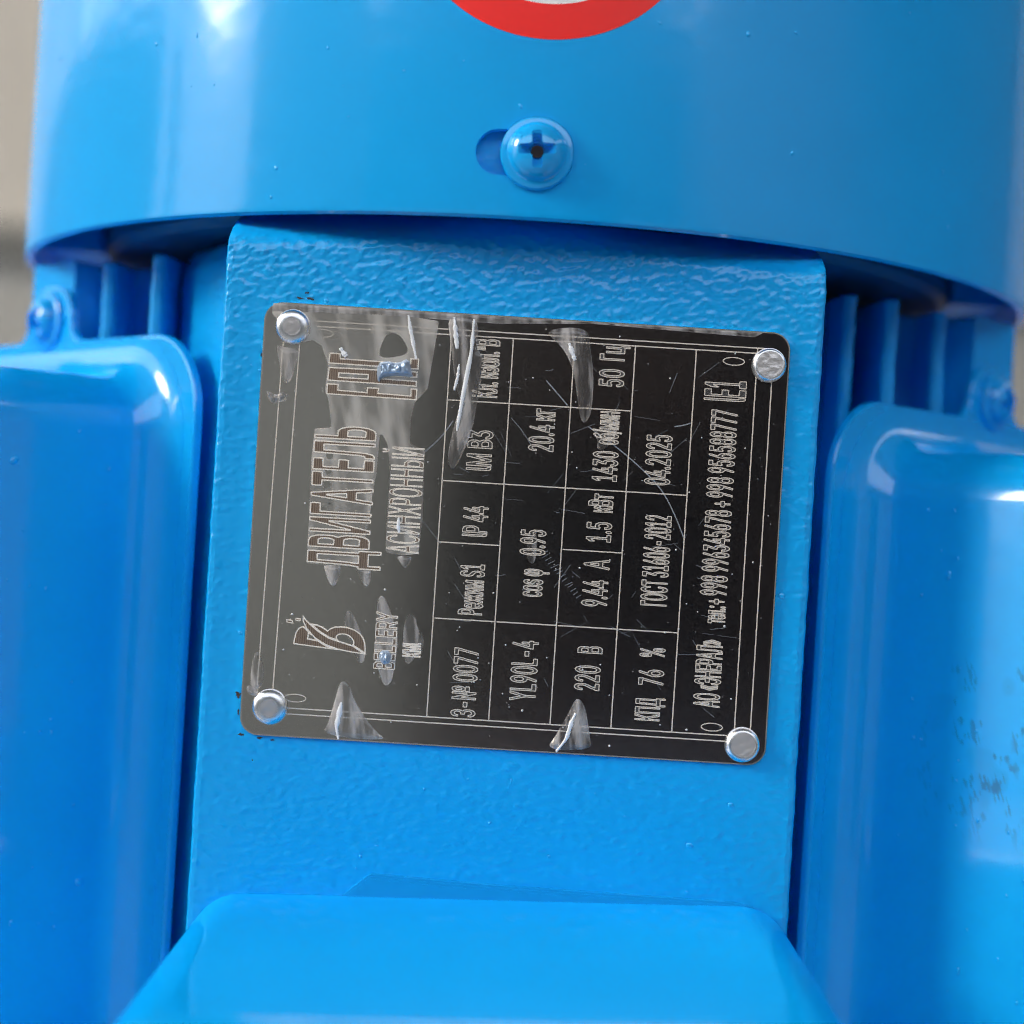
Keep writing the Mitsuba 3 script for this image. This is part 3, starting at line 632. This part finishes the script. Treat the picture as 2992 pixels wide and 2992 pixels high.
# scratches
def ribbon(pts, w):
    q = np.array(pts, float)
    for _ in range(3):
        q = np.vstack([q[:1], np.stack([q[:-1] * 0.75 + q[1:] * 0.25, q[:-1] * 0.25 + q[1:] * 0.75], 1).reshape(-1, 2), q[-1:]])
    return LineString(q).buffer(w / 2, cap_style=1)
for pts, w in [([(3.7, 18.6), (6.8, 15.4)], 0.16), ([(10.0, 12.5), (14.0, 10.0), (18.2, 6.8), (20.9, 4.2), (22.9, 0.7), (24.1, -2.0)], 0.16), ([(-12.6, 7.7), (-10.5, 9.8), (-9.0, 12.2)], 0.14),
               ([(-12.6, -1.8), (-11.2, -3.3), (-9.6, -5.1)], 0.06), ([(22.0, 13.3), (23.4, 13.6), (24.1, 13.9)], 0.16), ([(-0.9, 13.1), (0.7, 11.5), (2.1, 9.5)], 0.07)]:
    etch('scratch', ribbon(pts, w), 'scratch_mark', h=0.015, base=0.004)
fine = []
for k in range(70):
    x, z = rng.uniform(-9, 31), rng.uniform(-26, 23)
    an, ln = rng.choice([rng.normal(0.05, 0.15), rng.normal(0.8, 0.3), rng.normal(-0.7, 0.3)]), rng.uniform(0.5, 4.0)
    fine.append(LineString([(x, z), (x + ln * math.cos(an), z + ln * math.sin(an))]).buffer(rng.uniform(0.012, 0.028), cap_style=2))
for k in range(14):
    z = -5.6 - k * 0.45 + rng.normal(0, 0.08); x = 4.2 + k * 0.42
    fine.append(LineString([(x, z), (x + rng.uniform(0.6, 1.3), z + 0.55)]).buffer(0.035, cap_style=2))
k_ = etch('fine_scratches', unary_union(fine).difference(unary_union(text_shapes)), 'scratch_mark', h=0.008, base=0.002); labels[k_] = {'kind': 'stuff'}
dust = []
for k in range(330):
    x, z = rng.uniform(x0 + 1, x1 - 1), rng.uniform(z0 + 1, z1 - 1)
    s = trimesh.creation.icosphere(1, float(np.clip(rng.lognormal(-2.75, 0.45), 0.03, 0.17)) * MM)
    s.apply_scale((1, 0.5, 1)); s.apply_translation((x * MM, YP - 0.09 * MM, H + z * MM)); dust.append(s)
k_ = part(f'{NP}__dust', trimesh.util.concatenate(dust), 'dust_white', True); labels[k_] = {'kind': 'stuff'}

# bare chips and dirt at the plate's corners
for x, z, w, h in [(-31.6, 28.1, 0.5, 0.25), (-30.2, 28.15, 0.7, 0.3), (-30.5, 28.9, 0.35, 0.2), (-36.7, -27.9, 0.55, 0.75), (-36.55, -30.2, 0.2, 0.6), (-35.9, -33.4, 0.55, 0.3), (-33.4, -33.8, 0.5, 0.22), (-31.6, -33.95, 0.5, 0.15), (-34.2, -36.9, 0.2, 0.15), (-36.4, 19.8, 0.14, 0.3)]:
    ang = np.linspace(0, 2 * math.pi, 26, endpoint=False)
    rad = 0.25 + 1.1 * meshkit.noise(np.stack([np.cos(ang) * 1.6 + x * 3, np.sin(ang) * 1.6 + z, ang * 0], 1), 5) * meshkit.noise(np.stack([np.cos(ang) * 4 + z, np.sin(ang) * 4 + x, ang * 0], 1), 9) * 1.8
    g = Polygon(np.stack([x + 0.75 * w * rad * np.cos(ang), z + 0.75 * h * rad * np.sin(ang)], 1)).buffer(0)
    part('plate_pad__paint_chip', to_front(prism(mm(g), 0.00022), YF + 0.00012), 'bare_dirt', False)

# nibs: dust caught under the paint
def nibs(name, places, n_, sizes):
    out = []
    for k in range(n_):
        pos, nor = places()
        s_ = float(np.clip(rng.lognormal(sizes, 0.4), 0.00008, 0.0005))
        b = trimesh.creation.icosphere(2, s_); b.apply_scale((rng.uniform(0.7, 1.8), rng.uniform(0.7, 1.6), 0.55))
        b.apply_transform(frame_xf(pos, nor, rng.normal(size=3))); out.append(b)
    kk = part(name, trimesh.util.concatenate(out), 'paint_smooth', True); labels[kk] = {'kind': 'stuff'}
def on_cover():
    a_, z_ = rng.uniform(-1.2, 1.2), rng.uniform(0.040, 0.085)
    return (R * math.sin(a_), -R * math.cos(a_), H + z_), (math.sin(a_), -math.cos(a_), 0)
nibs('fan_cover__nib', on_cover, 60, -8.7)
def on_pad():
    return (rng.uniform(-0.038, 0.038), YF - 0.00005, H + rng.uniform(-0.05, 0.03)), (0, -1, 0)
nibs('plate_pad__nib', on_pad, 60, -8.7)
for sd, kname, dzz in ((1, 'capacitor_box__nib', 0.0), (-1, 'capacitor_box_001__nib', -0.0037)):
    def on_box():
        h_, z_ = rng.uniform(0.009, 0.03), rng.uniform(-0.07, 0.008)
        return diag(sd, (0.0042 if sd < 0 else 0.0031) - 0.0006 * (h_ - 0.0077) / 0.05, P + h_, z_ + dzz), np.array(diag(sd, 1, 0, 0)) - np.array(diag(sd, 0, 0, 0))
    nibs(kname, on_box, 40, -8.6)
